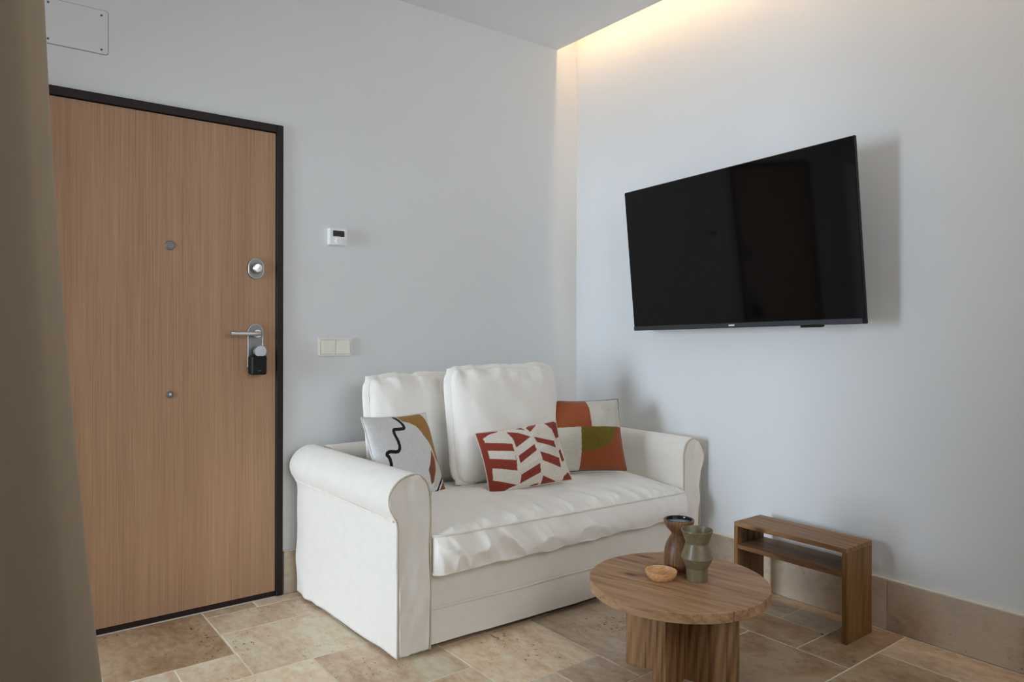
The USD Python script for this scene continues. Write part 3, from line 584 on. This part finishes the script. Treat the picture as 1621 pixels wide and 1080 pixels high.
# ------------------------------------------------------------------ three patterned scatter cushions
def homography(src):
    dst = [(0, 0), (1, 0), (1, 1), (0, 1)]; A, B = [], []
    for (x, y), (u, v) in zip(src, dst):
        A += [[x, y, 1, 0, 0, 0, -u * x, -u * y], [0, 0, 0, x, y, 1, -v * x, -v * y]]; B += [u, v]
    h = np.linalg.solve(np.array(A, float), np.array(B, float)); H = np.r_[h, 1].reshape(3, 3)
    def g(pts):
        p = np.column_stack([np.asarray(pts, float), np.ones(len(pts))]) @ H.T; return p[:, :2] / p[:, 2:]
    return g
def pillow(label, corners, thick, areas, base_col, back_col, seed, cord, n=170, pinch=.05):
    """corners: TL, TR, BR, BL of the front outline in the room; areas: (shape in uv with v downwards, colour) laid over base_col."""
    TL, TR, BR, BL = map(np.array, corners); cen = (TL + TR + BR + BL) / 4
    ex = (TR + BR - TL - BL) / 2; w = np.linalg.norm(ex); ex /= w; ez = (TL + TR - BL - BR) / 2; ez -= ex * (ez @ ex); h = np.linalg.norm(ez); ez /= h; ey = np.cross(ez, ex)   # ey points to the back
    t_ = thing('scatter_cushion', label, 'cushion', (cen[0], cen[1], min(BL[2], BR[2])), 'patterned scatter cushions')
    A, C = np.meshgrid(np.linspace(-1, 1, n), np.linspace(-1, 1, n), indexing='ij')
    X = A * w / 2 * (1 - pinch * (1 - C ** 2)); Z = C * h / 2 * (1 - pinch * (1 - A ** 2))
    prof = (np.maximum(1 - A ** 2, 0) * np.maximum(1 - C ** 2, 0)) ** .42
    wr = fbm(np.stack([A * 3 + C, C * 3 - A, A * 0], -1), 3, seed) - .5
    T = thick / 2 * prof * (1 + .25 * wr)
    mk = lambda s: (cen + X[..., None] * ex + Z[..., None] * ez + (s * T)[..., None] * ey).reshape(-1, 3)
    front, rear = mk(-1), mk(1); f = grid_faces(n, n)
    nf = np.cross(front[f[:, 1]] - front[f[:, 0]], front[f[:, 2]] - front[f[:, 0]]).mean(0)
    if nf @ ey > 0: f = f[:, ::-1]
    col = np.tile(np.array(base_col, float), (n * n, 1)); u, v = ((A + 1) / 2).ravel(), ((1 - C) / 2).ravel()
    for shp, cc in areas: col[shapely.contains_xy(shp, u, v)] = cc
    fr = part('front_cover', (front, f), KILIM, t_, True, tint=col)
    part('back_cover', (rear, f[:, ::-1]), KILIM, t_, True, tint=np.tile(np.array(back_col, float), (n * n, 1)))
    idx = np.arange(n * n).reshape(n, n); ring = np.r_[idx[:, 0], idx[-1, 1:], idx[-2::-1, -1], idx[0, -2:0:-1]]
    pts = front[ring][::2]; part('seam_cord', tube(pts, .0032, 8, closed=True), cord, fr, 60)
    return t_
CREAM, RUST, OCHRE, OLIV, RED = lin(226, 216, 200), lin(158, 82, 46), lin(172, 128, 62), lin(118, 102, 30), lin(146, 60, 42)
g = homography([(105, 235), (1140, 95), (1290, 800), (330, 1020)])
poly = lambda pts: Polygon(g(pts)).buffer(0)
cream_bars = unary_union([poly(q) for q in ([(190, 320), (270, 262), (380, 225), (480, 190), (530, 290), (558, 402), (215, 378)], [(245, 483), (575, 505), (600, 618), (275, 588)], [(305, 708), (625, 742), (680, 895), (640, 905), (335, 852)])])
left_red = poly([(60, 200), (390, 212), (555, 402), (572, 500), (605, 622), (622, 740), (640, 905), (560, 935), (330, 1060), (250, 1040)]).difference(cream_bars)
RED_A = [left_red] + [poly(q) for q in ([(495, 228), (640, 250), (790, 312), (605, 455), (565, 330)], [(600, 190), (690, 170), (735, 215), (650, 195)], [(632, 562), (838, 412), (862, 490), (655, 655)], [(678, 790), (902, 648), (915, 755), (675, 890)], [(815, 899), (905, 870), (905, 930), (800, 940)],
    [(745, 180), (800, 140), (890, 130), (870, 160), (795, 245)], [(832, 312), (1090, 370), (1115, 450), (870, 385)], [(905, 503), (1145, 570), (1160, 685), (935, 615)], [(945, 790), (1140, 850), (1100, 900), (930, 905)], [(985, 130), (1105, 110), (1150, 135), (1168, 310), (1118, 335), (1075, 220)], [(1150, 490), (1175, 460), (1215, 590), (1175, 615)], [(1245, 725), (1300, 790), (1285, 850), (1165, 870), (1190, 780)])]
pillow('rectangular cream cushion with brick red leaf pattern at the front of the seat', [(-1.134, -.583, .732), (-.747, -.676, .771), (-.749, -.790, .516), (-1.136, -.697, .477)], .10, [(q, RED) for q in RED_A], CREAM, CREAM, 71, fabric('red_cream_cord', lin(216, 196, 176)))
g = homography([(80, 115), (970, 90), (1055, 970), (200, 975)])
A4 = [(poly([(30, 60), (525, 100), (555, 200), (590, 470), (30, 475)]), RUST), (poly([(450, 472), (1060, 468), (1120, 1040), (470, 1040), (465, 700)]), RUST), (poly([(450, 475), (910, 468), (890, 580), (820, 670), (720, 732), (600, 765), (466, 772)]), OLIV)]
pillow('square cushion with rust, cream and olive colour blocks by the right arm', [(-.614, -.467, .838), (-.291, -.626, .840), (-.346, -.742, .504), (-.669, -.582, .502)], .13, A4, lin(214, 206, 190), lin(214, 206, 190), 81, fabric('dark_cord', lin(120, 84, 58)))
g = homography([(80, 150), (770, 70), (985, 955), (295, 1060)])
line = lambda pts, r: LineString(g(smoothpath(pts, 80))).buffer(r)
GREYW = lin(232, 230, 228)
A5 = [(poly([(415, 120), (600, 90), (665, 60), (740, 150), (800, 250), (850, 400), (880, 540), (925, 715), (840, 600), (790, 470), (740, 400), (680, 320), (620, 240), (540, 200), (470, 185)]), OCHRE),
      (poly([(785, 510), (830, 620), (835, 740), (815, 875), (790, 900), (745, 740), (770, 640)]), lin(136, 84, 50)), (poly([(955, 790), (1010, 970), (885, 1000), (920, 900)]), lin(150, 92, 54)), (poly([(885, 930), (880, 1000), (800, 1010)]), lin(136, 84, 50)),
      (poly([(795, 500), (850, 620), (930, 720), (945, 780), (890, 890), (820, 940), (835, 740), (830, 620)]), lin(220, 208, 192)),
      (line([(380, 120), (430, 175), (466, 235), (462, 272), (372, 285), (360, 330), (395, 420), (410, 500), (390, 540), (310, 540), (285, 570), (310, 605), (330, 700), (300, 780), (340, 900), (380, 1060)], .021), lin(24, 24, 28)),
      (line([(925, 560), (946, 730), (940, 790), (890, 900), (870, 1010)], .013), lin(24, 24, 28))]
k_ = .365 / .40
pl = [CAM + (np.array(q) - CAM) * k_ for q in ((-1.487, -.184, .789), (-1.097, -.094, .777), (-1.073, -.247, .409), (-1.462, -.337, .42))]
pillow('square pale grey cushion with black wavy line and ochre shape by the left arm', pl, .085, A5, GREYW, GREYW, 91, fabric('pale_cord', lin(222, 214, 202)))

# ------------------------------------------------------------------ television on its arm
TVC, TVW, TVA = np.array([-.200, -1.2125, 1.556]), 1.23, 1.72
TVH = TVW / TVA
def rx(a): c, s = math.cos(a), math.sin(a); return np.array([[1, 0, 0], [0, c, -s], [0, s, c]])
def ry(a): c, s = math.cos(a), math.sin(a); return np.array([[c, 0, s], [0, 1, 0], [-s, 0, c]])
def rz(a): c, s = math.cos(a), math.sin(a); return np.array([[c, -s, 0], [s, c, 0], [0, 0, 1]])
TVR = rz(-.033) @ ry(-.083) @ rx(-.022)
tvm = lambda m: move(m, TVR, TVC)                        # local: -x towards the room, -y to the right of the picture
tv = thing('television', 'large flat black television tilted forward on the wall right of the corner', 'television', tuple(TVC - [0, 0, TVH / 2]))
part('casing', tvm(cat(box(.002, .016, -TVW / 2, TVW / 2, -TVH / 2, TVH / 2, .003), box(.014, .058, -TVW * .36, TVW * .36, -TVH * .46, TVH * .12, .008))), BLACK, tv, 20)
part('screen', tvm(box(-.001, .003, -TVW / 2 + .004, TVW / 2 - .004, -TVH / 2 + .024, TVH / 2 - .004, .0005)), SCREEN, tv, False, label='dark glossy screen, switched off')
lb = part('lower_bezel', tvm(box(-.004, .004, -TVW / 2 + .012, TVW / 2 - .002, -TVH / 2 + .001, -TVH / 2 + .0225, .0015)), BEZEL, tv, False, label='dark grey strip below the screen')
part('badge', tvm(box(-.0052, -.0035, -.016, .016, -TVH / 2 + .0085, -TVH / 2 + .0155, .0003)), LOGO, lb, False, label='small silver badge')
part('sensor', tvm(cat(box(-.003, .016, -TVW * .355, -TVW * .275, -TVH / 2 - .008, -TVH / 2 + .002, .003))), BLACK, tv, 20)
wbk = thing('wall_bracket', 'black metal bracket holding the television off the wall', 'bracket', (-.06, -1.21, 1.45))
part('wall_plate', box(-.008, 0, -1.33, -1.09, 1.42, 1.66, .002), BLACK, wbk, False)
part('arm', box(-.132, -.006, -1.24, -1.18, 1.46, 1.60, .004), BLACK, wbk, False)

# ------------------------------------------------------------------ low bench with a shelf
BX0, BX1, BY0, BY1, BZ, BT = -.274, -.080, -1.804, -1.306, .3625, .0185
be = thing('low_bench', 'small dark wooden bench with open middle shelf standing against the skirting', 'bench', ((BX0 + BX1) / 2, (BY0 + BY1) / 2, 0))
part('top', box(BX0, BX1, BY0, BY1, BZ - BT, BZ, .0012), BENCHWOOD, be, False)
part('side_panel', box(BX0, BX1, BY0, BY0 + BT, 0, BZ - BT - .0004, .0012), BENCHLEG, be, False)
part('side_panel', box(BX0, BX1, BY1 - BT, BY1, 0, BZ - BT - .0004, .0012), BENCHLEG, be, False)
part('shelf', box(BX0, BX1 - .002, BY0 + BT + .0003, BY1 - BT - .0003, .250, .2685, .0012), BENCHWOOD, be, False)

# ------------------------------------------------------------------ round coffee table
TC, TR_, TZ, TT = np.array([-.977, -1.582]), .3005, .335, .034
ct = thing('coffee_table', 'round wooden coffee table with crossed plank legs in front of the sofa', 'coffee table', (TC[0], TC[1], 0))
gd = np.array([math.cos(TABLE_ANG), math.sin(TABLE_ANG)]); gn = np.array([-gd[1], gd[0]])
cuts = [-.32, -.165, -.012, .145, .32]
disc = Polygon(np.column_stack([np.cos(np.linspace(0, 2 * np.pi, 160, endpoint=False)), np.sin(np.linspace(0, 2 * np.pi, 160, endpoint=False))]) * TR_)
def chamfer_slab(pg, z0, z1, c=.003):
    q0, q1 = pg.buffer(-c, join_style=2), pg
    n = 200
    def ring(p): return np.array(shapely.geometry.polygon.orient(p).exterior.coords)[:-1]
    a = resample(ring(q1), n, True); s = a.mean(0); b = a + (s - a) / np.linalg.norm(s - a, axis=1, keepdims=True) * c * 1.1
    lay_ = [(b, z0), (a, z0 + c), (a, z1 - c), (b, z1)]
    v = np.vstack([np.column_stack([p, np.full(n, z)]) for p, z in lay_] + [[[*s, z0], [*s, z1]]]); f = []
    for i in range(3):
        p = i * n + np.arange(n); q = i * n + (np.arange(n) + 1) % n; f += [np.stack([p, q, q + n], 1), np.stack([p, q + n, p + n], 1)]
    p = np.arange(n); q = (p + 1) % n; f += [np.stack([q, p, np.full(n, 4 * n)], 1), np.stack([3 * n + p, 3 * n + q, np.full(n, 4 * n + 1)], 1)]
    return v, np.vstack(f)
Rg = np.array([[gd[0], gn[0], 0], [gd[1], gn[1], 0], [0, 0, 1]])
for q, w in zip(cuts[:-1], cuts[1:]):
    pg = disc.intersection(shapely.box(-1, q + .0008, 1, w - .0008))
    part('plank', move(chamfer_slab(pg, TZ - TT, TZ, .0022), Rg, (*TC, 0)), TABLETOP, ct, 30)
ld = np.array([.33, -.944]); ld /= np.linalg.norm(ld); ln = np.array([ld[1], -ld[0]])       # ln points to the camera side
LH, LT = TZ - TT - .0005, .044
Rl = np.array([[ld[0], ln[0], 0], [ld[1], ln[1], 0], [0, 0, 1]])
lc = np.array([-1.043, -1.402]) + ld * .1945 - ln * LT / 2                                    # centre of the cross
part('leg_panel', move(box(-.1945, -LT / 2 - .0004, -LT / 2, LT / 2, 0, LH, .0015), Rl, (*lc, 0)), LEGWOOD, ct, False)
part('leg_panel', move(box(LT / 2 + .0004, .1945, -LT / 2, LT / 2, 0, LH, .0015), Rl, (*lc, 0)), LEGWOOD, ct, False)
part('leg_panel', move(box(-LT / 2, LT / 2, -.1945, .1945, 0, LH, .0015), Rl, (*lc, 0)), LEGWOOD, ct, False)

# ------------------------------------------------------------------ on the table
bc = np.array([-1.020, -1.545, TZ])
bo = thing('wooden_bowl', 'small shallow light wooden bowl at the front of the coffee table', 'bowl', bc)
prof = smoothpath([(0, 0), (.034, 0), (.042, .004), (.050, .014), (.0540, .027), (.0530, .0292), (.0510, .0288), (.0480, .017), (.040, .0075), (.022, .0045), (0, .0045)], 90); prof[:, 0] = np.maximum(prof[:, 0], 0); prof[[0, -1], 0] = 0
part('bowl', lathe(prof, bc, 72), BOWLWOOD, bo, 60)
vc = np.array([-.930, -1.625, TZ])
va = thing('olive_vase', 'olive green ceramic vase with flared neck and angular belly on the coffee table', 'vase', vc)
pr = [(0, 0), (.0355, 0), (.0368, .0015), (.0362, .041), (.0375, .044), (.0535, .0765), (.0540, .079), (.0530, .0815), (.0390, .1245), (.0385, .127), (.0392, .1295), (.0535, .1695), (.0530, .1720), (.0512, .1716), (.0365, .1295), (.0360, .126), (.0500, .080), (.0330, .046), (.0325, .006), (0, .005)]
part('vase', lathe(pr, vc, 96), OLIVE, va, 28)
hc = np.array([-.897, -1.520, TZ])
ho = thing('candle_holder', 'turned brown wooden candle holder with black dish behind the olive vase', 'candle holder', hc)
prof = smoothpath([(0, 0), (.046, 0), (.0505, .006), (.053, .03), (.0525, .055), (.0475, .085), (.037, .110), (.0270, .1255), (.0262, .130), (.031, .138), (.043, .151), (.0515, .166), (.0535, .176), (.0528, .180), (.0500, .1805), (.0472, .1785), (.0465, .171), (0, .170)], 140); prof[:, 0] = np.maximum(prof[:, 0], 0); prof[[0, -1], 0] = 0
part('stem', lathe(prof, hc, 72), HOLDERWOOD, ho, 60)
part('dish', lathe([(0, .1702), (.0462, .1705), (.0472, .1800), (.0460, .1808), (.0445, .1795), (.0435, .1740), (0, .1735)], hc, 72), DISH, ho, 35, label='shiny black dish')

# ------------------------------------------------------------------ curtain at the near side of the window
cu = thing('curtain', 'heavy taupe curtain hanging at the left edge of the picture', 'curtain', (-2.92, -1.45, 0))
CY0 = -1.56                                              # the curtain's leading edge
plan = smoothpath([(-3.03, CY0 + .20), (-2.97, CY0 + .17), (-2.90, CY0 + .125), (-2.840, CY0 + .085), (-2.806, CY0 + .058), (-2.798, CY0 + .042), (-2.806, CY0 + .020), (-2.826, CY0 - .008), (-2.846, CY0 - .018), (-2.90, CY0 - .014), (-2.965, CY0 - .022), (-3.0, CY0 - .07), (-2.98, CY0 - .13), (-2.95, CY0 - .18), (-2.97, CY0 - .26), (-3.015, CY0 - .31), (-3.055, CY0 - .39)], 240)
zs = np.linspace(.012, 2.80, 60); rows = []
for zz_ in zs:
    q = plan.copy(); dz = max(1.837 - zz_, -.3); fl_ = .036 * dz + .028 * dz * abs(dz)
    wgt = np.clip((q[:, 0] + 3.030) / .23, 0, 1); q[:, 0] += fl_ * wgt; q[:, 1] -= .02 * fl_ * wgt
    q[:, 0] += (.002 * np.sin(zz_ * 2.1 + q[:, 1] * 9)) * wgt
    rows.append(np.column_stack([q, np.full(len(q), zz_)]))
G = np.stack(rows, 1); n0, n1 = G.shape[:2]; f = grid_faces(n0, n1); nn = vnormals(G.reshape(-1, 3), f)
Fv = G.reshape(-1, 3); Bv = Fv - nn * .0025; N0 = n0 * n1
edge = np.r_[np.arange(n0) * n1, (n0 - 1) * n1 + np.arange(1, n1), np.arange(n0 - 2, -1, -1) * n1 + n1 - 1, np.arange(n1 - 2, 0, -1)]
e2 = np.roll(edge, -1); rim = np.vstack([np.stack([edge, e2, e2 + N0], 1), np.stack([edge, e2 + N0, edge + N0], 1)])
v, f = oriented(np.vstack([Fv, Bv]), np.vstack([f, f[:, ::-1] + N0, rim[:, ::-1]]))
part('cloth', (v, f), CURTAIN, cu, 60)
